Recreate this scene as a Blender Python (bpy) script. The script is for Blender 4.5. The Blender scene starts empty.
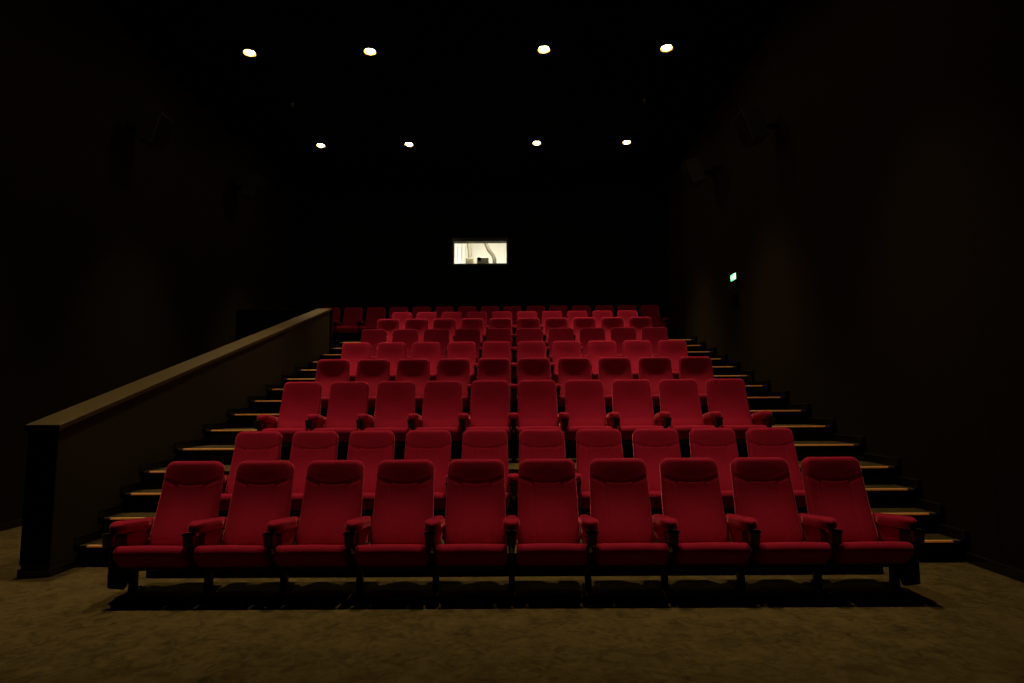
import bpy, bmesh, math, random
from mathutils import Vector, Matrix
random.seed(7)
C = bpy.context.scene.collection
PI = math.pi

# ------------------------------------------------------------------ helpers
def srgb(r, g, b):
    f = lambda c: c / 12.92 if c <= 0.04045 else ((c + 0.055) / 1.055) ** 2.4
    return (f(r / 255), f(g / 255), f(b / 255), 1)

def new_mat(name):
    m = bpy.data.materials.new(name); m.use_nodes = True
    nt = m.node_tree
    return m, nt, nt.nodes['Principled BSDF']

def plain(name, col, rough=0.6, metal=0.0, spec=0.5, noise=0.0, scale=30, bump=0.0):
    m, nt, b = new_mat(name)
    c = col if len(col) == 4 else (*col, 1)
    b.inputs['Base Color'].default_value = c
    b.inputs['Roughness'].default_value = rough
    b.inputs['Metallic'].default_value = metal
    b.inputs['Specular IOR Level'].default_value = spec
    tc = nt.nodes.new('ShaderNodeTexCoord')
    n = nt.nodes.new('ShaderNodeTexNoise'); n.inputs['Scale'].default_value = scale
    n.inputs['Detail'].default_value = 4
    nt.links.new(tc.outputs['Object'], n.inputs['Vector'])
    if noise:
        mx = nt.nodes.new('ShaderNodeMixRGB'); mx.blend_type = 'MIX'
        mx.inputs[1].default_value = tuple(v * (1 - noise) for v in c[:3]) + (1,)
        mx.inputs[2].default_value = tuple(min(1, v * (1 + noise)) for v in c[:3]) + (1,)
        nt.links.new(n.outputs['Fac'], mx.inputs[0]); nt.links.new(mx.outputs[0], b.inputs['Base Color'])
    if bump:
        bp = nt.nodes.new('ShaderNodeBump'); bp.inputs['Strength'].default_value = bump
        bp.inputs['Distance'].default_value = 0.004
        nt.links.new(n.outputs['Fac'], bp.inputs['Height']); nt.links.new(bp.outputs[0], b.inputs['Normal'])
    return m

def glow(name, col, strength):
    m, nt, b = new_mat(name)
    b.inputs['Base Color'].default_value = (*col, 1)
    b.inputs['Emission Color'].default_value = (*col, 1)
    b.inputs['Emission Strength'].default_value = strength
    return m

def velvet(name, col, sheen):
    m, nt, b = new_mat(name)
    tc = nt.nodes.new('ShaderNodeTexCoord')
    n = nt.nodes.new('ShaderNodeTexNoise'); n.inputs['Scale'].default_value = 9; n.inputs['Detail'].default_value = 5
    w = nt.nodes.new('ShaderNodeTexNoise'); w.inputs['Scale'].default_value = 420; w.inputs['Detail'].default_value = 2
    nt.links.new(tc.outputs['Object'], n.inputs['Vector']); nt.links.new(tc.outputs['Object'], w.inputs['Vector'])
    mx = nt.nodes.new('ShaderNodeMixRGB')
    mx.inputs[1].default_value = (*[v * 0.86 for v in col], 1); mx.inputs[2].default_value = (*[v * 1.14 for v in col], 1)
    nt.links.new(n.outputs['Fac'], mx.inputs[0]); nt.links.new(mx.outputs[0], b.inputs['Base Color'])
    bp = nt.nodes.new('ShaderNodeBump'); bp.inputs['Strength'].default_value = 0.25; bp.inputs['Distance'].default_value = 0.002
    nt.links.new(w.outputs['Fac'], bp.inputs['Height']); nt.links.new(bp.outputs[0], b.inputs['Normal'])
    b.inputs['Roughness'].default_value = 0.95
    b.inputs['Specular IOR Level'].default_value = 0.15
    b.inputs['Sheen Weight'].default_value = sheen
    b.inputs['Sheen Roughness'].default_value = 0.26
    b.inputs['Sheen Tint'].default_value = (1.0, 0.22, 0.36, 1)
    return m

def carpet(name, col, var):
    m, nt, b = new_mat(name)
    tc = nt.nodes.new('ShaderNodeTexCoord')
    n1 = nt.nodes.new('ShaderNodeTexNoise'); n1.inputs['Scale'].default_value = 3.2; n1.inputs['Detail'].default_value = 8
    n1.inputs['Roughness'].default_value = 0.7
    n2 = nt.nodes.new('ShaderNodeTexNoise'); n2.inputs['Scale'].default_value = 11; n2.inputs['Detail'].default_value = 6
    n2.inputs['Distortion'].default_value = 1.2
    n3 = nt.nodes.new('ShaderNodeTexNoise'); n3.inputs['Scale'].default_value = 260; n3.inputs['Detail'].default_value = 2
    for n in (n1, n2, n3): nt.links.new(tc.outputs['Object'], n.inputs['Vector'])
    ad = nt.nodes.new('ShaderNodeMath'); ad.operation = 'ADD'
    nt.links.new(n1.outputs['Fac'], ad.inputs[0]); nt.links.new(n2.outputs['Fac'], ad.inputs[1])
    ad2 = nt.nodes.new('ShaderNodeMath'); ad2.operation = 'MULTIPLY_ADD'; ad2.inputs[1].default_value = 0.35
    nt.links.new(n3.outputs['Fac'], ad2.inputs[0]); nt.links.new(ad.outputs[0], ad2.inputs[2])
    mr = nt.nodes.new('ShaderNodeMapRange'); mr.inputs[1].default_value = 0.75; mr.inputs[2].default_value = 1.6
    nt.links.new(ad2.outputs[0], mr.inputs[0])
    mx = nt.nodes.new('ShaderNodeMixRGB')
    mx.inputs[1].default_value = (*[v * (1 - var) for v in col], 1); mx.inputs[2].default_value = (*[v * (1 + var) for v in col], 1)
    nt.links.new(mr.outputs[0], mx.inputs[0]); nt.links.new(mx.outputs[0], b.inputs['Base Color'])
    bp = nt.nodes.new('ShaderNodeBump'); bp.inputs['Strength'].default_value = 0.6; bp.inputs['Distance'].default_value = 0.006
    nt.links.new(n3.outputs['Fac'], bp.inputs['Height']); nt.links.new(bp.outputs[0], b.inputs['Normal'])
    b.inputs['Roughness'].default_value = 1.0; b.inputs['Specular IOR Level'].default_value = 0.1
    return m

def wall_cloth(name, col, axis, spacing):
    """dark acoustic cloth panels with fine vertical joints"""
    m, nt, b = new_mat(name)
    tc = nt.nodes.new('ShaderNodeTexCoord'); sp = nt.nodes.new('ShaderNodeSeparateXYZ')
    nt.links.new(tc.outputs['Object'], sp.inputs[0])
    mo = nt.nodes.new('ShaderNodeMath'); mo.operation = 'PINGPONG'; mo.inputs[1].default_value = spacing / 2
    nt.links.new(sp.outputs[axis], mo.inputs[0])
    lt = nt.nodes.new('ShaderNodeMath'); lt.operation = 'LESS_THAN'; lt.inputs[1].default_value = 0.006
    nt.links.new(mo.outputs[0], lt.inputs[0])
    n = nt.nodes.new('ShaderNodeTexNoise'); n.inputs['Scale'].default_value = 90; n.inputs['Detail'].default_value = 3
    nt.links.new(tc.outputs['Object'], n.inputs['Vector'])
    mx = nt.nodes.new('ShaderNodeMixRGB'); mx.inputs[1].default_value = (*col, 1); mx.inputs[2].default_value = (*[v * .4 for v in col], 1)
    nt.links.new(lt.outputs[0], mx.inputs[0]); nt.links.new(mx.outputs[0], b.inputs['Base Color'])
    bp = nt.nodes.new('ShaderNodeBump'); bp.inputs['Strength'].default_value = 0.15; bp.inputs['Distance'].default_value = 0.003
    nt.links.new(n.outputs['Fac'], bp.inputs['Height']); nt.links.new(bp.outputs[0], b.inputs['Normal'])
    b.inputs['Roughness'].default_value = 0.95; b.inputs['Specular IOR Level'].default_value = 0.1
    b.inputs['Sheen Weight'].default_value = 0.08; b.inputs['Sheen Tint'].default_value = (1, .75, .5, 1); b.inputs['Sheen Roughness'].default_value = .3
    return m

M = {}
M['red'] = velvet('red velvet', (0.375, 0.011, 0.058), 1.0)
M['black'] = plain('black plastic', (0.006, 0.006, 0.006), 0.45, noise=.2)
M['blackmetal'] = plain('black painted steel', (0.007, 0.007, 0.007), 0.35, noise=.2)
M['matblack'] = plain('matte black cloth', (0.004, 0.0038, 0.0035), 0.95, spec=.1, noise=.2)
M['steel'] = plain('pale steel', (0.55, 0.52, 0.42), 0.35, metal=.9, noise=.1)
M['carpet'] = carpet('olive brown carpet', (0.106, 0.085, 0.036), 0.65)
M['tread'] = carpet('shaded olive stair carpet', (0.060, 0.048, 0.022), 0.5)  # same olive carpet, darkened: the treads' weaker light is put into the colour
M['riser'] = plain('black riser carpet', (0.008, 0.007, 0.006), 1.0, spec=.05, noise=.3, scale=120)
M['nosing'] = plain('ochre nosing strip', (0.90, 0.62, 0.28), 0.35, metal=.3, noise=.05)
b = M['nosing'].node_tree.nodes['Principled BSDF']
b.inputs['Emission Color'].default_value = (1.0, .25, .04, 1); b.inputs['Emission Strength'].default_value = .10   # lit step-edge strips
M['nosingend'] = plain('grey nosing end', (0.12, 0.11, 0.08), 0.4, noise=.1)
M['wall'] = wall_cloth('dark brown wall cloth', (0.012, 0.0086, 0.0042), 1, 1.2)
M['backwall'] = wall_cloth('black back wall cloth', (0.004, 0.0035, 0.003), 0, 1.2)
M['ceil'] = plain('black ceiling', (0.003, 0.003, 0.003), 1.0, spec=.05, noise=.2)
M['cap'] = plain('brown painted capping', (0.052, 0.038, 0.008), 0.55, noise=.15, scale=14, bump=.1)
M['panel'] = plain('dark brown painted panel', (0.0165, 0.0125, 0.005), 0.7, noise=.15, scale=6)
M['skirt'] = plain('black gloss skirting', (0.010, 0.009, 0.007), 0.3, noise=.2)
M['grey'] = plain('dark grey speaker cloth', (0.045, 0.042, 0.038), 0.7, noise=.2, scale=200, bump=.2)
M['white'] = plain('white plaster', (0.82, 0.80, 0.74), 0.8, noise=.03)
M['louver'] = plain('white slats', (0.78, 0.76, 0.72), 0.6, noise=.05)
M['beige'] = plain('beige enamel', (0.50, 0.46, 0.28), 0.5, noise=.05)
M['projgrey'] = plain('olive grey enamel', (0.36, 0.33, 0.20), 0.5, noise=.05)
M['duct'] = plain('grey foil duct', (0.095, 0.078, 0.055), 0.8, metal=.0, noise=.25, scale=60, bump=.4)
M['stone'] = plain('pale grey paint', (0.21, 0.19, 0.135), 0.7, noise=.05)
M['lens'] = plain('dark lens', (0.01, 0.008, 0.02), 0.1, noise=.1)
M['lamp'] = glow('lit lamp', (1.0, 0.78, 0.42), 85)
M['lampring'] = plain('brass lamp ring', (0.55, 0.38, 0.12), 0.35, metal=.8, noise=.05)
M['tube'] = glow('lit tube', (1.0, 0.98, 0.86), 5)
M['signgreen'] = glow('lit green', (0.16, 0.90, 0.24), 2.0)
M['signwhite'] = glow('lit mint white', (0.70, 1.0, 0.72), 4.0)
def glassmat():
    m, nt, b = new_mat('window glass')
    b.inputs['Roughness'].default_value = 0.0; b.inputs['Transmission Weight'].default_value = 1.0
    b.inputs['IOR'].default_value = 1.1; b.inputs['Base Color'].default_value = (0.97, 0.98, 0.95, 1)
    return m
M['glass'] = glassmat()

def link(name, me, parent=None, loc=None):
    o = bpy.data.objects.new(name, me); C.objects.link(o)
    if parent is not None: o.parent = parent
    if loc is not None: o.location = loc
    return o

def obj(name, bm, mats, parent=None, loc=None, smooth=False):
    bmesh.ops.recalc_face_normals(bm, faces=bm.faces)
    me = bpy.data.meshes.new(name); bm.to_mesh(me); bm.free()
    if not isinstance(mats, (list, tuple)): mats = [mats]
    for m in mats: me.materials.append(m)
    if smooth:
        for p in me.polygons: p.use_smooth = True
    return link(name, me, parent, loc)

def tag(o, label=None, cat=None, group=None, kind=None):
    if label: o['label'] = label
    if cat: o['category'] = cat
    if group: o['group'] = group
    if kind: o['kind'] = kind
    return o

def empty(name, loc, label, cat, group=None):
    o = link(name, None); o.location = loc; o.empty_display_size = .1
    return tag(o, label, cat, group)

def box(bm, x0, x1, y0, y1, z0, z1, bev=0.0, seg=2, mat=0):
    vs = [bm.verts.new((x, y, z)) for x in (x0, x1) for y in (y0, y1) for z in (z0, z1)]
    idx = [(0, 1, 3, 2), (4, 6, 7, 5), (0, 4, 5, 1), (2, 3, 7, 6), (0, 2, 6, 4), (1, 5, 7, 3)]
    fs = [bm.faces.new([vs[i] for i in f]) for f in idx]
    for f in fs: f.material_index = mat
    if bev:
        es = list({e for f in fs for e in f.edges})
        bmesh.ops.bevel(bm, geom=es, offset=bev, segments=seg, profile=.5, affect='EDGES')
    return fs

def cyl(bm, c, r, h, n=24, axis='Z', r2=None, cap=True):
    ret = bmesh.ops.create_cone(bm, cap_ends=cap, segments=n, radius1=r, radius2=r if r2 is None else r2, depth=h)
    rot = {'Z': Matrix(), 'X': Matrix.Rotation(PI / 2, 4, 'Y'), 'Y': Matrix.Rotation(PI / 2, 4, 'X')}[axis]
    bmesh.ops.transform(bm, matrix=Matrix.Translation(c) @ rot, verts=ret['verts'])

def prism(bm, poly, x0, x1, bev=0):
    """extrude a YZ outline along X"""
    a = [bm.verts.new((x0, y, z)) for y, z in poly]; b = [bm.verts.new((x1, y, z)) for y, z in poly]
    n = len(poly); fs = [bm.faces.new(a), bm.faces.new(b[::-1])]
    for i in range(n): fs.append(bm.faces.new((a[i], b[i], b[(i + 1) % n], a[(i + 1) % n])))
    if bev:
        es = [e for e in {e for f in fs[:2] for e in f.edges}]
        bmesh.ops.bevel(bm, geom=es, offset=bev, segments=2, profile=.5, affect='EDGES')

def lathe(bm, prof, c, n=28):
    rings = []
    for r, z in prof:
        rings.append([bm.verts.new((c[0] + r * math.cos(2 * PI * i / n), c[1] + r * math.sin(2 * PI * i / n), c[2] + z)) for i in range(n)])
    for a, b in zip(rings, rings[1:]):
        for i in range(n): bm.faces.new((a[i], a[(i + 1) % n], b[(i + 1) % n], b[i]))
    bm.faces.new(rings[0]); bm.faces.new(rings[-1])

def tube(bm, pts, r, n=14):
    P = [Vector(p) for p in pts]; rings = []
    for i, p in enumerate(P):
        d = (P[min(i + 1, len(P) - 1)] - P[max(i - 1, 0)]).normalized()
        a = d.cross(Vector((0, 1, 0))); a = a.normalized() if a.length > .01 else Vector((1, 0, 0)); b = d.cross(a)
        rings.append([bm.verts.new(p + r * (math.cos(2 * PI * k / n) * a + math.sin(2 * PI * k / n) * b)) for k in range(n)])
    for a, b in zip(rings, rings[1:]):
        for k in range(n): bm.faces.new((a[k], a[(k + 1) % n], b[(k + 1) % n], b[k]))
    bm.faces.new(rings[0][::-1]); bm.faces.new(rings[-1])

# ------------------------------------------------------------------ measures (metres)
PITCH = 0.55                 # seat spacing along a row
ROW0, ROWD = 4.7165, 1.1625  # depth of the first row's back tops, row spacing
RISE = 0.1726                # one stair rise
LEVELS = [0, 1, 4, 6, 8, 10, 12, 13.95, 15.7]
BACK = [0, 0, 0, 0, 0, 0, 0, .20, .20]      # the last two rows stand a little farther back
XL, XR = -5.54, 3.77         # side walls
YB, YF = 14.55, -2.6         # back wall, wall behind the camera
ZC = 6.685                    # ceiling
BAY = 2.87                   # half width of the seating tiers
SL, SR = -3.65, XR - .045     # outer ends of the two stairs
def step_y(k): return 5.152 + (k - 1) * .2733 if k < 4 else 5.972 + (k - 4) * .58125

# ------------------------------------------------------------------ setting
def slab(name, mats, *b, kind='structure'):
    bm = bmesh.new(); box(bm, *b); return tag(obj(name, bm, mats), kind=kind)
slab('floor', M['carpet'], XL, XR, YF, YB + .1, -.12, 0)
slab('ceiling', M['ceil'], XL, XR, YF, YB, ZC, ZC + .15)
slab('wall_left', M['wall'], XL - .15, XL, YF, YB, -.12, ZC + .15)
slab('wall_right', M['wall'], XR, XR + .15, YF, YB, -.12, ZC + .15)
slab('wall_front', M['backwall'], XL, XR, YF - .15, YF, -.12, ZC + .15)
WX0, WX1, WZ0, WZ1 = -1.484, -.185, 4.728, 5.284   # projection window opening
bm = bmesh.new()
box(bm, XL, WX0, YB, YB + .14, -.12, ZC + .15); box(bm, WX1, XR, YB, YB + .14, -.12, ZC + .15)
box(bm, WX0, WX1, YB, YB + .14, -.12, WZ0); box(bm, WX0, WX1, YB, YB + .14, WZ1, ZC + .15)
tag(obj('wall_back', bm, M['backwall']), kind='structure')

# projection window with its frame and glass
bm = bmesh.new()
fr = .05
box(bm, WX0 - fr, WX0, YB - .035, YB + .10, WZ0 - fr, WZ1 + .09, .006)
box(bm, WX1, WX1 + fr, YB - .035, YB + .10, WZ0 - fr, WZ1 + .09, .006)
box(bm, WX0, WX1, YB - .035, YB + .10, WZ0 - fr, WZ0, .006)
box(bm, WX0, WX1, YB - .035, YB + .10, WZ1, WZ1 + .09, .006)
win = tag(obj('window_1', bm, M['blackmetal']), kind='structure')
bm = bmesh.new(); box(bm, WX0, WX1, YB + .05, YB + .056, WZ0, WZ1); obj('glass_pane', bm, M['glass'], win)

# projection booth behind the window
BX0, BX1, BY0, BY1, BZ0, BZ1 = -3.2, 1.6, YB + .14, YB + 2.7, 3.55, 6.45
bm = bmesh.new()
box(bm, BX0 - .1, BX0, BY0, BY1, BZ0 - .1, BZ1 + .1); box(bm, BX1, BX1 + .1, BY0, BY1, BZ0 - .1, BZ1 + .1)
box(bm, BX0, BX1, BY1, BY1 + .1, BZ0 - .1, BZ1 + .1)
tag(obj('wall_booth', bm, M['white']), kind='structure')
slab('floor_booth', M['white'], BX0, BX1, BY0, BY1, BZ0 - .1, BZ0)
slab('ceiling_booth', M['white'], BX0, BX1, BY0, BY1, BZ1, BZ1 + .1)

# baseboards
def skirt(name, boxes, bev=.008):
    bm = bmesh.new()
    for b in boxes: box(bm, *b, bev)
    return tag(obj(name, bm, M['skirt']), kind='structure')
boxes = [(XR - .030, XR, YF, step_y(1) - .02, 0, .085)]
for k in range(1, 16):
    z = k * RISE
    boxes.append((XR - .045, XR, step_y(k) - .03, step_y(k + 1) + .0, z, z + .085))
skirt('baseboard_right', boxes)
skirt('baseboard_left', [(XL, XL + .022, YF, YB, 0, .085)])

# ------------------------------------------------------------------ seating tiers
tier_words = ['second', 'third', 'fourth', 'fifth', 'sixth', 'seventh', 'eighth', 'back']
starts = [4.825] + [step_y(L) for L in (4, 6, 8, 10, 12, 14, 16)]
starts[7] += .2
for i in range(8):
    L = LEVELS[i + 1]; y0 = starts[i]; y1 = starts[i + 1] - .012 if i < 7 else YB - .01
    x0, x1 = (-BAY, BAY) if i < 7 else (XL + .005, XR - .005)
    bm = bmesh.new()
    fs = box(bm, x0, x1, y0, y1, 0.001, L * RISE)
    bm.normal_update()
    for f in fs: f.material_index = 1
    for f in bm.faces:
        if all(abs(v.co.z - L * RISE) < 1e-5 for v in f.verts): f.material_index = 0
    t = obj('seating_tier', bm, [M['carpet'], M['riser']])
    tag(t, 'carpeted black-fronted platform tier carrying the %s row of red seats' % tier_words[i], 'platform', 'seating tiers')
    bm = bmesh.new(); box(bm, x0 + .01, x1 - .01, y0 - .006, y0 - .0003, L * RISE - .035, L * RISE, .002)
    obj('edge_strip', bm, M['skirt'], t)

# stairs on both sides
def stairs(label, xi, xo):
    root = empty('staircase', ((xi + xo) / 2, step_y(1), 0), label, 'stairs', 'carpeted aisle stairs')
    cx = (xi + xo) / 2; hw = abs(xo - xi) / 2; out = 1 if xo > xi else -1
    for k in range(1, 16):
        z = k * RISE; y0 = step_y(k) - step_y(1); y1 = step_y(k + 1) - step_y(1) + (.18 if k == 15 else 0)
        bm = bmesh.new()
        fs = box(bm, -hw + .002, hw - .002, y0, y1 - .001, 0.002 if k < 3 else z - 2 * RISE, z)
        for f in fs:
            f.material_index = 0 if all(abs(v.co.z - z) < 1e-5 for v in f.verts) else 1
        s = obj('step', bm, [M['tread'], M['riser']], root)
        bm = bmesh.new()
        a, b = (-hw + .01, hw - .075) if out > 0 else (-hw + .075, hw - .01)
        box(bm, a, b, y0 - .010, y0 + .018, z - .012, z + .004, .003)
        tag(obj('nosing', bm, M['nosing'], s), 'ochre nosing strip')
        bm = bmesh.new()
        a, b = (hw - .074, hw - .012) if out > 0 else (-hw + .012, -hw + .074)
        box(bm, a, b, y0 - .010, y0 + .030, z - .016, z + .005, .003)
        obj('nosing_end', bm, M['nosingend'], s)
    return root
stairs('black carpeted stairs with lit ochre nosings along the left, beside the sloping balustrade', -BAY - .001, SL + .001)
stairs('black carpeted stairs with ochre nosings against the right wall below the green sign', BAY + .001, SR)

# ------------------------------------------------------------------ balustrade
BY, BE = 4.867, 11.80
ztop = lambda y: 1.200 + (y - BY) * (3.212 - 1.200) / (BE - BY)
bal = empty('balustrade', (-3.78, BY, 0), 'long dark brown sloping balustrade with a lighter flat cap beside the left stairs', 'balustrade')
bm = bmesh.new()
prism(bm, [(0, 0.0), (BE - BY, 0.0), (BE - BY, ztop(BE) - .05), (0, ztop(BY) - .05)], -.115, .115)
obj('panel', bm, M['panel'], bal)
bm = bmesh.new()
prism(bm, [(-.012, 0.09), (0, .09), (0, ztop(BY) - .06), (-.012, ztop(BY) - .06)], -.118, .118)
tag(obj('end_face', bm, M['matblack'], bal), 'black end face')
bm = bmesh.new()
prism(bm, [(-.03, ztop(BY - .03) - .05), (BE - BY + .01, ztop(BE + .01) - .05), (BE - BY + .01, ztop(BE + .01)), (-.03, ztop(BY - .03))], -.145, .145, .008)
tag(obj('cap_rail', bm, M['cap'], bal), 'lighter brown flat cap rail')
bm = bmesh.new(); box(bm, -.130, .130, -.018, step_y(1) - BY - .015, 0, .06, .008)
obj('base_trim', bm, M['skirt'], bal)
bm = bmesh.new()
for k in range(1, 12):
    z = k * RISE; box(bm, .1155, .127, step_y(k) - BY - .03, step_y(k + 1) - BY, z, z + .075, .004)
obj('stair_skirting', bm, M['skirt'], bal)

gw = empty('guard_wall', (-4.73, 11.86, 0), 'low shadow-black wall crossing from the left wall to the top of the balustrade', 'wall')
bm = bmesh.new(); box(bm, XL + .006 + 4.73, -3.66 + 4.73, 0, .12, 0, 3.16); obj('panel', bm, M['matblack'], gw)  # parapet in shadow, its shade put into the black colour
bm = bmesh.new(); box(bm, XL + .006 + 4.73, -3.66 + 4.73, -.03, .15, 3.162, 3.215, .006); obj('cap_rail', bm, M['matblack'], gw)

# ------------------------------------------------------------------ the seat, built once
# local frame: y = 0 is 0.30 m in front of the back's top edge, z = 0 the tier, x = 0 the seat's middle
def sm(a, b, x):
    t = max(0., min(1., (x - a) / (b - a))); return t * t * (3 - 2 * t)
def gs(x, c, s): return math.exp(-((x - c) / s) ** 2)
LEAN = math.radians(16)
BO = Vector((0, .178, .265)); BS = Vector((0, math.sin(LEAN), math.cos(LEAN))); BN = Vector((0, -math.cos(LEAN), math.sin(LEAN)))
BL = .655
def back_mesh(seams):
    bm = bmesh.new()
    NU, NV = 64, 92
    RT, RB = .062, .07
    # rows crowded at both ends so the rounded corners stay round
    ts = []
    for j in range(NV + 1):
        t = j / NV; ts.append(t)
    def rowpos():
        out = []
        for j in range(13): out.append(RT * (1 - math.cos(PI / 2 * j / 12)))
        a = out[-1]; n = NV - 24
        for j in range(1, n): out.append(a + (BL - RT - RB) * j / n)
        for j in range(13): out.append(BL - RB + RB * math.sin(PI / 2 * j / 12))
        return [BL - s for s in out][::-1]
    rows = rowpos()
    def halfw(s):
        v = s / BL; W = (.235 if seams else .239) - .018 * v
        if s > BL - RT: d = s - (BL - RT); return W - RT + math.sqrt(max(0, RT * RT - d * d))
        if s < RB: d = RB - s; return W - RB + math.sqrt(max(0, RB * RB - d * d))
        return W
    def depth(x, s):
        v = s / BL; W = (.235 if seams else .239) - .018 * v; ax = abs(x) / W
        d = .075
        d += (.026 if seams else .038) * gs(v, .08, .22) * (1 - .5 * ax ** 4)                 # lumbar cushion
        d -= (.022 if seams else .044) * gs(v, .60, .27) * (1 - ax ** 3)                      # hollow of the back
        d += .005 * sm(.70, .95, v)                                      # head roll
        if not seams: return d
        # seams: the smile under the headrest and two uprights below it
        arc = .795 - .075 * (1 - (ax / 1.0) ** 2)
        d -= .0030 * gs(v, arc, .0085)
        arc2 = .735 + .06 * max(0, (ax - .5) / .5) ** 1.4
        xs = .115 - .018 * (1 - v)
        if v < .74: d -= .0045 * gs(abs(x), xs, .0055) * sm(.02, .12, v)
        if ax > .5: d -= .0040 * gs(v, arc2 - .02, .0085)
        return d
    ER = .036
    def edge(x, s):
        W = halfw(s); e = min(W - abs(x), (BL - s) * 1.0, s)
        if s > BL - RT and abs(x) > halfw(BL) - 1e-6:
            cx = halfw(BL); e = RT - math.hypot(abs(x) - cx, s - (BL - RT))
        if s < RB and abs(x) > halfw(0) - 1e-6:
            cx = halfw(0); e = RB - math.hypot(abs(x) - cx, RB - s)
        return max(0, e)
    grid = []
    for s in rows:
        W = halfw(s); row = []
        for i in range(NU + 1):
            t = -1 + 2 * i / NU
            t = math.copysign(abs(t) ** .8, t) if t else 0
            x = W * t
            e = edge(x, s); q = min(1, e / ER)
            roll = ER * (1 - math.sqrt(max(0, 1 - (1 - q) ** 2)))
            p = BO + BS * s + BN * (depth(x, s) - roll)
            row.append(bm.verts.new((x, p.y, p.z)))
        grid.append(row)
    for a, b in zip(grid, grid[1:]):
        for i in range(NU): bm.faces.new((a[i], a[i + 1], b[i + 1], b[i]))
    # sides: sweep the rim back to the shell
    rim = grid[0] + [r[-1] for r in grid[1:-1]] + grid[-1][::-1] + [r[0] for r in grid[1:-1]][::-1]
    prev = rim
    for k, (d, inset) in enumerate(((.03, 0), (.006, .002), (-.008, .008), (-.012, .020))):
        cur = []
        for v in rim:
            s = (v.co - BO).dot(BS); n = (v.co - BO).dot(BN)
            cxs = max(0, abs(v.co.x) - .19) / .045
            x = v.co.x * (1 - inset / .23); s2 = BL / 2 + (s - BL / 2) * (1 - inset / (BL / 2))
            p = BO + BS * s2 + BN * d
            cur.append(bm.verts.new((x, p.y, p.z)))
        n = len(rim)
        for i in range(n): bm.faces.new((prev[i], prev[(i + 1) % n], cur[(i + 1) % n], cur[i]))
        prev = cur
    bm.faces.new(prev)
    return bm

def rounded_slab(outline, n0, n1, frame, bev):
    bm = bmesh.new()
    a = [bm.verts.new(frame(u, v, n0)) for u, v in outline]; b = [bm.verts.new(frame(u, v, n1)) for u, v in outline]
    n = len(a); f0 = bm.faces.new(a); f1 = bm.faces.new(b[::-1])
    for i in range(n): bm.faces.new((a[i], b[i], b[(i + 1) % n], a[(i + 1) % n]))
    bmesh.ops.bevel(bm, geom=list(set(list(f0.edges) + list(f1.edges))), offset=bev, segments=2, profile=.5, affect='EDGES')
    return bm

def rrect(w, h0, h1, r, n=7):
    pts = []
    for cx, cy, a0 in ((w - r, h1 - r, 0), (-w + r, h1 - r, 90), (-w + r, h0 + r, 180), (w - r, h0 + r, 270)):
        for k in range(n + 1):
            a = math.radians(a0 + 90 * k / n); pts.append((cx + r * math.cos(a), cy + r * math.sin(a)))
    return pts

def cushion_mesh():
    """upholstered seat: tilted half up, fat rounded front lip"""
    bm = bmesh.new()
    # side profile (y,z) closed, front is -y
    prof = []
    top0, top1 = (-.195, .392), (.165, .305)
    R = .048
    for k in range(9):                                   # rounded nose
        a = math.radians(-100 + (190) * k / 8)           # underside -> top
        b = math.radians(-80 + 170 * k / 8)
        prof.append((-.222 - R * math.cos(b) + (.045 if k < 3 else 0), (.285 if k < 3 else .338) + R * math.sin(b)))
    for k in range(1, 13):
        t = k / 12; prof.append((-.212 + .385 * t,   .386 - .082 * t - .012 * math.sin(PI * t)))
    prof += [(.180, .29), (.180, .25), (.172, .235)]
    for k in range(1, 6):
        t = k / 6; prof.append((.165 - .33 * t, .232 + .0 * t))
    NX = 40; W = .240; EW = .03
    rings = []
    for i in range(NX + 1):
        t = -1 + 2 * i / NX; x = W * math.copysign(1 - (1 - abs(t)) ** 1.8, t) if t else 0
        e = min(1, (W - abs(x)) / EW); sh = EW * (1 - math.sqrt(max(0, 1 - (1 - e) ** 2))) * .75
        cy = sum(p[0] for p in prof) / len(prof); cz = sum(p[1] for p in prof) / len(prof)
        ring = []
        for (y, z) in prof:
            dx, dz = y - cy, z - cz; l = math.hypot(dx, dz); k = (l - sh) / l
            crown = .006 * (1 - (x / W) ** 2) if z > .33 else 0
            ring.append(bm.verts.new((x, cy + dx * k, cz + dz * k + crown)))
        rings.append(ring)
    n = len(prof)
    for a, b in zip(rings, rings[1:]):
        for i in range(n): bm.faces.new((a[i], a[(i + 1) % n], b[(i + 1) % n], b[i]))
    bm.faces.new(rings[0]); bm.faces.new(rings[-1][::-1])
    return bm

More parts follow.
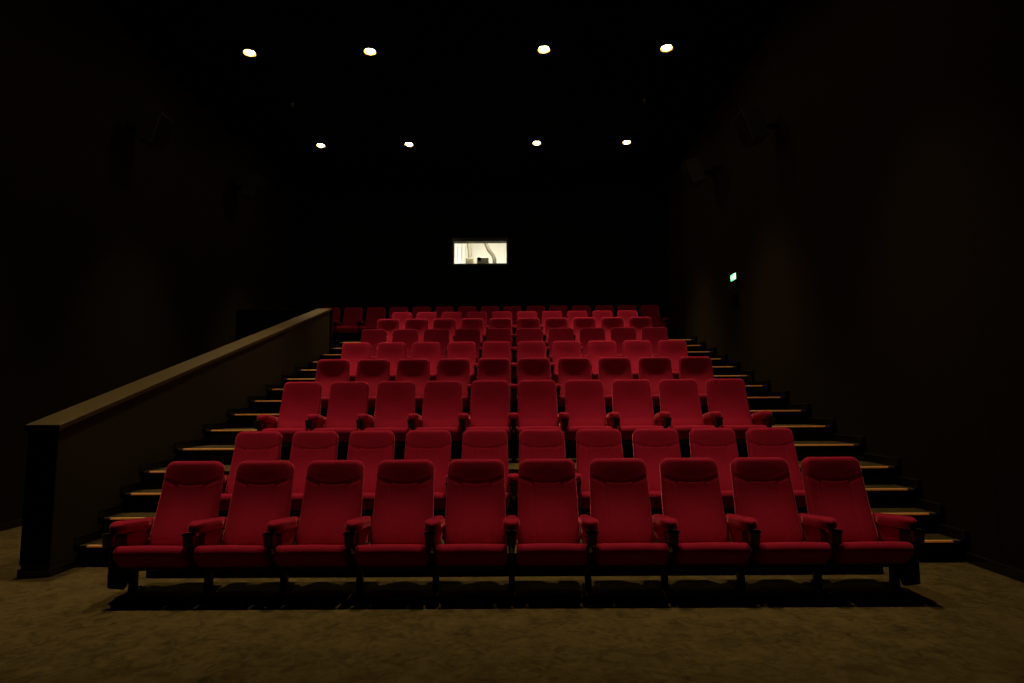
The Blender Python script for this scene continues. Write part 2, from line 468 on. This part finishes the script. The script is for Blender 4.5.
def pad_mesh():
    """padded armrest: loaf with a drooping rounded nose"""
    bm = bmesh.new()
    NY, NA = 30, 24
    rings = []
    y0, y1 = -.200, .245
    for j in range(NY + 1):
        t = j / NY; y = y0 + (y1 - y0) * t ** 1.35
        d0 = (y - y0); e = min(1, d0 / .070); s = math.sqrt(max(0.0, 1 - (1 - e) ** 2)) * .86 + .14
        if j == 0: s = .30
        d1 = y1 - y; e1 = min(1, d1 / .03); s *= .6 + .4 * math.sqrt(max(0, 1 - (1 - e1) ** 2))
        hw = .060 * s * (1 - .42 * sm(.28, .39, d0)); hh = .042 * (.30 + .70 * s)
        zc = .505 - .010 * (1 - e) - .048 * d0 / .43
        ring = []
        for k in range(NA):
            a = 2 * PI * k / NA; ca, sa = math.cos(a), math.sin(a)
            q = .55
            ring.append(bm.verts.new((hw * math.copysign(abs(ca) ** q, ca), y, zc + hh * math.copysign(abs(sa) ** q, sa))))
        rings.append(ring)
    for a, b in zip(rings, rings[1:]):
        for i in range(NA): bm.faces.new((a[i], a[(i + 1) % NA], b[(i + 1) % NA], b[i]))
    bm.faces.new(rings[0]); bm.faces.new(rings[-1][::-1])
    return bm

ME = {}
def keep(key, bm, mats, smooth=True, auto=None):
    bmesh.ops.recalc_face_normals(bm, faces=bm.faces)
    me = bpy.data.meshes.new(key); bm.to_mesh(me); bm.free()
    for m in (mats if isinstance(mats, (list, tuple)) else [mats]): me.materials.append(m)
    for p in me.polygons: p.use_smooth = smooth
    if auto: me.set_sharp_from_angle(angle=math.radians(auto))
    ME[key] = me
keep('backrest', back_mesh(True), M['red'], True, 55)
keep('plain_backrest', back_mesh(False), M['red'], True, 55)
fr_b = lambda u, v, n: tuple(Vector((u, 0, 0)) + BO + BS * v + BN * n)
keep('back_shell', rounded_slab(rrect(.200, .02, BL - .045, .06), -.009, -.020, fr_b, .006), M['black'], True, 40)
keep('seat_cushion', cushion_mesh(), M['red'], True, 60)
bm = bmesh.new()
prism(bm, [(-.205, .275), (-.195, .235), (-.10, .190), (.15, .17), (.19, .19), (.178, .245), (-.15, .262)], -.215, .215, .006)
keep('seat_pan', bm, M['black'], True, 35)
keep('armrest', pad_mesh(), M['red'], True, 70)
bm = bmesh.new()
lathe(bm, [(.030, -.085), (.036, -.078), (.042, -.010), (.046, -.006), (.047, 0), (.045, .004), (.040, .002), (.036, -.012), (.031, -.07), (.001, -.071)], (0, -.246, .470))
keep('cup_holder', bm, M['blackmetal'], True, 40)
bm = bmesh.new()   # standard: steel post, with the arm bracket that carries pad and cup holder
box(bm, -.022, .022, .015, .075, .012, .34, .006)
box(bm, -.021, .021, -.165, .24, .27, .430, .010)
box(bm, -.018, .018, -.22, -.13, .375, .435, .006)
keep('leg', bm, M['blackmetal'], True, 35)
bm = bmesh.new(); box(bm, -.032, .032, -.11, .16, 0, .012, .004)
for y in (-.085, .135): cyl(bm, (0, y, .016), .011, .010, 6)
keep('foot', bm, M['blackmetal'], True, 35)
bm = bmesh.new(); box(bm, -.025, .025, -.085, .25, .315, .440, .010, 3)
keep('side_panel', bm, M['red'], True, 50)
bm = bmesh.new(); box(bm, -.015, .015, -.175, -.1645, .318, .348, .002); box(bm, -.004, .004, -.180, -.164, .34, .375, .002)
keep('hinge_bracket', bm, M['steel'], True, 35)
pl = [(-.175, .42), (.20, .42), (.21, .34), (.13, .29), (.055, .22)]
for k in range(7):
    a = math.radians(0 - 90 * k / 6); pl.append((-.020 + .045 * math.cos(a), .085 + .045 * math.sin(a)))
pl += [(-.155, .088), (-.175, .10)]
bm = bmesh.new(); prism(bm, pl[::-1], -.010, .010, .004)
keep('end_panel', bm, M['black'], True, 35)

def part(key, parent, x=0, label=None):
    o = link(key, ME[key], parent); o.location.x = x
    if label: o['label'] = label
    return o
def side(root, x):
    leg = part('leg', root, x)
    part('foot', leg); part('hinge_bracket', leg, 0, 'pale steel hinge bracket')
    part('side_panel', root, x)
    arm = part('armrest', root, x); part('cup_holder', arm, 0, 'black cup holder')
def make_seat(kind, plain):
    root = link('cinema_seat', None); root.empty_display_size = .1
    b = part('plain_backrest' if plain else 'backrest', root); b.name = 'backrest'; part('back_shell', root, 0, 'black back shell')
    c = part('seat_cushion', root); part('seat_pan', c, 0, 'black seat underside')
    side(root, -PITCH / 2)
    if kind == 'right': side(root, PITCH / 2); part('end_panel', root, PITCH / 2 + .034, 'black end panel')
    if kind == 'left': part('end_panel', root, -PITCH / 2 - .034, 'black end panel')
    return root
def copy_tree(o, parent=None):
    c = o.copy(); C.objects.link(c)
    if parent is not None: c.parent = parent
    for ch in o.children: copy_tree(ch, c)
    return c
protos = {}
def place(kind, loc, label, plain=True):
    look = kind; kind = (kind, plain)
    if kind not in protos: o = protos[kind] = make_seat(look, plain)
    else: o = copy_tree(protos[kind])
    o.location = loc
    tag(o, label, 'seat', 'red velvet cinema seats')

ORD = ['first', 'second', 'third', 'fourth', 'fifth', 'sixth', 'seventh', 'eighth', 'ninth']
ROWW = ['front row', 'second row', 'third row', 'fourth row', 'fifth row', 'sixth row', 'seventh row', 'eighth row']
for i in range(8):
    y = ROW0 + ROWD * i - .30 + BACK[i]; z = LEVELS[i] * RISE
    for j in range(10):
        if j == 0: w = 'at the left end of the'
        elif j == 9: w = 'at the right end of the'
        elif j < 5: w = ORD[j] + ' from the left in the'
        else: w = ORD[9 - j] + ' from the right in the'
        place('left' if j == 0 else 'right' if j == 9 else 'mid', ((j - 4.5) * (.547 if i == 0 else PITCH) + (-.005 if i == 0 else .004), y, z), 'red velvet cinema seat, %s %s' % (w, ROWW[i]), i > 1)
y = ROW0 + ROWD * 8 - .30 + BACK[8]
for j in range(15):   # the wider, unlit last row
    x = 3.24 - .546 * (14 - j)
    if j == 0: w = 'at the left end of the'
    elif j == 14: w = 'at the right end of the'
    elif j < 8: w = (ORD + ['tenth'])[j] + ' from the left in the'
    else: w = ORD[14 - j] + ' from the right in the'
    place('right' if j == 14 else 'mid', (x, y, LEVELS[8] * RISE), 'dim red cinema seat in the dark, %s wide back row' % w)

# ------------------------------------------------------------------ ceiling downlights
LX = [-3.985, -2.15, .495, 2.355]
LY = [5.30, 8.63, 11.96]
def light(name, kind, loc, energy, col, parent=None, **kw):
    l = bpy.data.lights.new(name, kind); l.energy = energy; l.color = col
    for k, v in kw.items(): setattr(l, k, v)
    o = bpy.data.objects.new(name, l); C.objects.link(o); o.location = loc
    if parent is not None: o.parent = parent
    return o
bm = bmesh.new(); lathe(bm, [(.060, 0), (.074, 0), (.094, -.034), (.098, -.036), (.096, -.038), (.091, -.035), (.070, -.004), (.062, -.003)], (0, 0, 0), 32)  # trim ring flared so its glowing inside imitates the lamps' yellow halo
keep('halo_trim_ring', bm, M['lampring'])
bm = bmesh.new(); lathe(bm, [(.062, -.003), (.0625, -.012), (.056, -.028), (.042, -.042), (.022, -.050), (.002, -.052)], (0, 0, 0), 32)
keep('lamp_glass', bm, M['lamp'])
POW = [385, 400, 400]
WARM = (1.0, 0.67, 0.31)
side_w = ['far left', 'inner left', 'inner right', 'far right']
row_w = ['ceiling row above the front seats', 'nearer lit ceiling row', 'farther lit ceiling row']
for r, yy in enumerate(LY):
    for c, xx in enumerate(LX):
        d = empty('downlight', (xx, yy, ZC), 'small round glowing downlight, %s of the %s' % (side_w[c], row_w[r]), 'ceiling light', 'ceiling downlights')
        part('halo_trim_ring', d); part('lamp_glass', d)
        light('downlight_beam', 'SPOT', (0, 0, -.07), POW[r], WARM, d, spot_size=math.radians(60), spot_blend=1.0, shadow_soft_size=.10)

# ------------------------------------------------------------------ wall speakers, exit sign, sprinklers
def speaker(x, yy, z, s, label):
    root = empty('wall_speaker', (x, yy, z), label, 'speaker', 'wall speakers')
    rot = Matrix.Rotation(s * math.radians(18), 4, 'Y')
    bm = bmesh.new(); box(bm, -.13, .13, -.16, .16, -.23, .23, .012); bmesh.ops.transform(bm, matrix=rot, verts=bm.verts); obj('cabinet', bm, M['grey'], root)
    bm = bmesh.new(); box(bm, s * .131, s * .142, -.145, .145, -.215, .215, .003) if s > 0 else box(bm, -.142, -.131, -.145, .145, -.215, .215, .003)
    bmesh.ops.transform(bm, matrix=rot, verts=bm.verts); obj('grille', bm, M['matblack'], root)
    bm = bmesh.new(); wx = (XL if s > 0 else XR) - x
    box(bm, min(wx, -s * .12), max(wx, -s * .12), -.03, .03, -.03, .03, .005)
    box(bm, wx if s > 0 else wx - .015, wx + .015 if s > 0 else wx, -.07, .07, -.10, .10, .003)
    obj('bracket', bm, M['matblack'], root)
speaker(-5.17, 8.30, 5.30, 1, 'dark box speaker high on the left wall, nearer of the two')
speaker(-5.17, 11.55, 5.63, 1, 'dark box speaker high on the left wall, farther of the two')
speaker(3.40, 8.20, 5.20, -1, 'dark box speaker high on the right wall, nearer of the two')
speaker(3.40, 10.95, 5.60, -1, 'dark box speaker high on the right wall, farther of the two')

sg = empty('exit_sign', (XR, 10.02, 3.41), 'small glowing green exit sign on the right wall', 'sign')
bm = bmesh.new(); box(bm, -.05, 0, -.13, .13, -.075, .075, .008); obj('housing', bm, M['matblack'], sg)
bm = bmesh.new(); box(bm, -.056, -.0495, -.115, .115, -.052, .052); obj('face', bm, M['signgreen'], sg)
bm = bmesh.new()   # pictogram: running figure, arrow, doorway
SK = .78
def yz(pts, x=-.0585):
    prism(bm, [(a * SK, b * SK) for a, b in pts], x, -.0555)
yz([(-.135, -.055), (-.035, -.055), (-.035, .055), (-.135, .055)])
yz([(.125, 0), (.085, .04), (.085, .014), (.01, .014), (.01, -.014), (.085, -.014), (.085, -.04)])
tag(obj('pictogram', bm, M['signwhite'], sg), 'mint white doorway and arrow')
bm = bmesh.new()
for pts in ([(-.075, .02), (-.09, .02), (-.10, -.012), (-.085, -.016)], [(-.09, -.01), (-.115, -.045), (-.105, -.05), (-.082, -.016)],
            [(-.085, -.012), (-.065, -.028), (-.07, -.052), (-.06, -.052), (-.052, -.024), (-.078, -.004)],
            [(-.078, .018), (-.055, .004), (-.052, .012), (-.072, .028)]):
    prism(bm, [(a * SK, b * SK) for a, b in pts], -.0605, -.0583)
cyl(bm, (-.0594, -.074 * SK, .038 * SK), .011 * SK, .0022, 14, 'X')
tag(obj('running_figure', bm, M['signgreen'], sg), 'green running figure')

cb = empty('wall_box', (XR, 10.08, 3.04), 'small black box on the right wall right below the green exit sign', 'box')
bm = bmesh.new(); box(bm, -.06, 0, -.09, .09, -.08, .08, .008); obj('housing', bm, M['matblack'], cb)
bm = bmesh.new(); box(bm, -.068, -.059, -.05, .05, -.05, .02, .003); obj('cover', bm, M['blackmetal'], cb)

for xx, w in ((-3.94, 'left'), (2.36, 'right')):
    s = empty('sprinkler_head', (xx, 10.25, ZC), 'tiny metal sprinkler head on the %s of the black ceiling between the lit lamp rows' % w, 'sprinkler', 'ceiling sprinklers')
    bm = bmesh.new(); lathe(bm, [(.035, .001), (.036, -.006), (.012, -.012), (.010, -.03), (.012, -.034)], (0, 0, 0), 16); obj('rosette', bm, M['steel'], s, smooth=True)
    bm = bmesh.new(); lathe(bm, [(.006, -.034), (.006, -.05), (.022, -.052), (.022, -.055)], (0, 0, 0), 16); obj('deflector', bm, M['steel'], s, smooth=True)

# ------------------------------------------------------------------ projection booth contents
FZ = BZ0
pj = empty('projector', (-.80, 15.32, FZ), 'olive grey projector with a round black lens behind the window', 'projector')
bm = bmesh.new(); box(bm, -.15, .15, -.30, .45, 1.08, 1.46, .02); obj('body', bm, M['projgrey'], pj)
bm = bmesh.new(); cyl(bm, (-.085, -.33, 1.395), .045, .10, 24, 'Y'); obj('lens', bm, M['lens'], pj, smooth=False)
bm = bmesh.new(); box(bm, -.17, .17, -.25, .40, 0, 1.078, .01); obj('pedestal', bm, M['blackmetal'], pj)
ct = empty('control_cabinet', (-1.14, 15.32, FZ), 'beige cabinet standing left of the projector behind the window', 'cabinet')
bm = bmesh.new(); box(bm, -.10, .10, -.2, .3, 0, 1.47, .01); obj('body', bm, M['beige'], ct)
bm = bmesh.new(); box(bm, -.085, .085, -.21, -.199, .8, 1.44, .004); obj('door', bm, M['beige'], ct)
bm = bmesh.new()
tube(bm, [(-.80, 15.6, 6.44), (-.80, 15.6, 6.0), (-.79, 15.6, 5.66), (-.735, 15.6, 5.50), (-.67, 15.6, 5.34), (-.56, 15.6, 5.20), (-.52, 15.6, 5.08), (-.515, 15.6, 4.6)], .052)
tag(obj('exhaust_duct', bm, M['duct'], smooth=True), 'grey bent exhaust duct hanging to the right of the projector', 'duct')
bm = bmesh.new(); tube(bm, [(-1.255, 16.2, 6.44), (-1.25, 16.2, 5.7), (-1.22, 16.2, 5.4), (-1.20, 16.2, 3.56)], .055)
tag(obj('cable_conduit', bm, M['stone'], smooth=True), 'pale vertical conduit behind the beige cabinet in the booth', 'pipe')
lv = empty('slatted_blind', (-1.66, 16.6, 4.4), 'white vertical slatted blind at the left of the lit booth window', 'blind')
for i in range(7):
    bm = bmesh.new(); box(bm, -.05, .05, -.004, .004, 0, 1.95, .002)
    bmesh.ops.transform(bm, matrix=Matrix.Translation((-.36 + i * .12, 0, 0)) @ Matrix.Rotation(.35, 4, 'Z'), verts=bm.verts)
    obj('slat', bm, M['louver'], lv)
bm = bmesh.new(); box(bm, -.45, .45, -.03, .03, 1.951, 2.0, .004); obj('head_rail', bm, M['louver'], lv)
fl = empty('fluorescent_light', (-.8, 15.02, BZ1), 'white fluorescent light on the booth ceiling', 'ceiling light')
bm = bmesh.new(); box(bm, -.65, .65, -.09, .09, -.04, 0, .006); obj('housing', bm, M['white'], fl)
bm = bmesh.new()
for yy in (-.045, .045): cyl(bm, (0, yy, -.06), .016, 1.2, 12, 'X')
obj('tubes', bm, M['tube'], fl)
light('fluorescent_glow', 'AREA', (0, 0, -.09), 170, (1.0, .95, .80), fl, shape='RECTANGLE', size=1.2, size_y=.15)

# ------------------------------------------------------------------ camera and world
w = bpy.data.worlds.new('World'); bpy.context.scene.world = w; w.use_nodes = True
w.node_tree.nodes['Background'].inputs[0].default_value = (0.10, 0.07, 0.04, 1)
w.node_tree.nodes['Background'].inputs[1].default_value = 0.0
cam = bpy.data.cameras.new('camera'); co = bpy.data.objects.new('camera', cam); C.objects.link(co)
cam.sensor_fit = 'HORIZONTAL'; cam.sensor_width = 36; cam.lens = 36 * 600 / 1024; cam.clip_start = .05
R = Vector((0.99994225, 0.00782671, -0.00736414)); U = Vector((0.00809723, -0.09818358, 0.99513538)); F = Vector((-0.0070656, 0.99513754, 0.09824128))
m = Matrix((R, U, -F)).transposed().to_4x4(); m.translation = (0.0387, 0, 1.3573); co.matrix_world = m
sc = bpy.context.scene; sc.camera = co
sc.view_settings.view_transform = 'Standard'; sc.view_settings.look = 'None'
sc.view_settings.gamma = 1; sc.view_settings.use_curve_mapping = False; sc.view_settings.exposure = 0
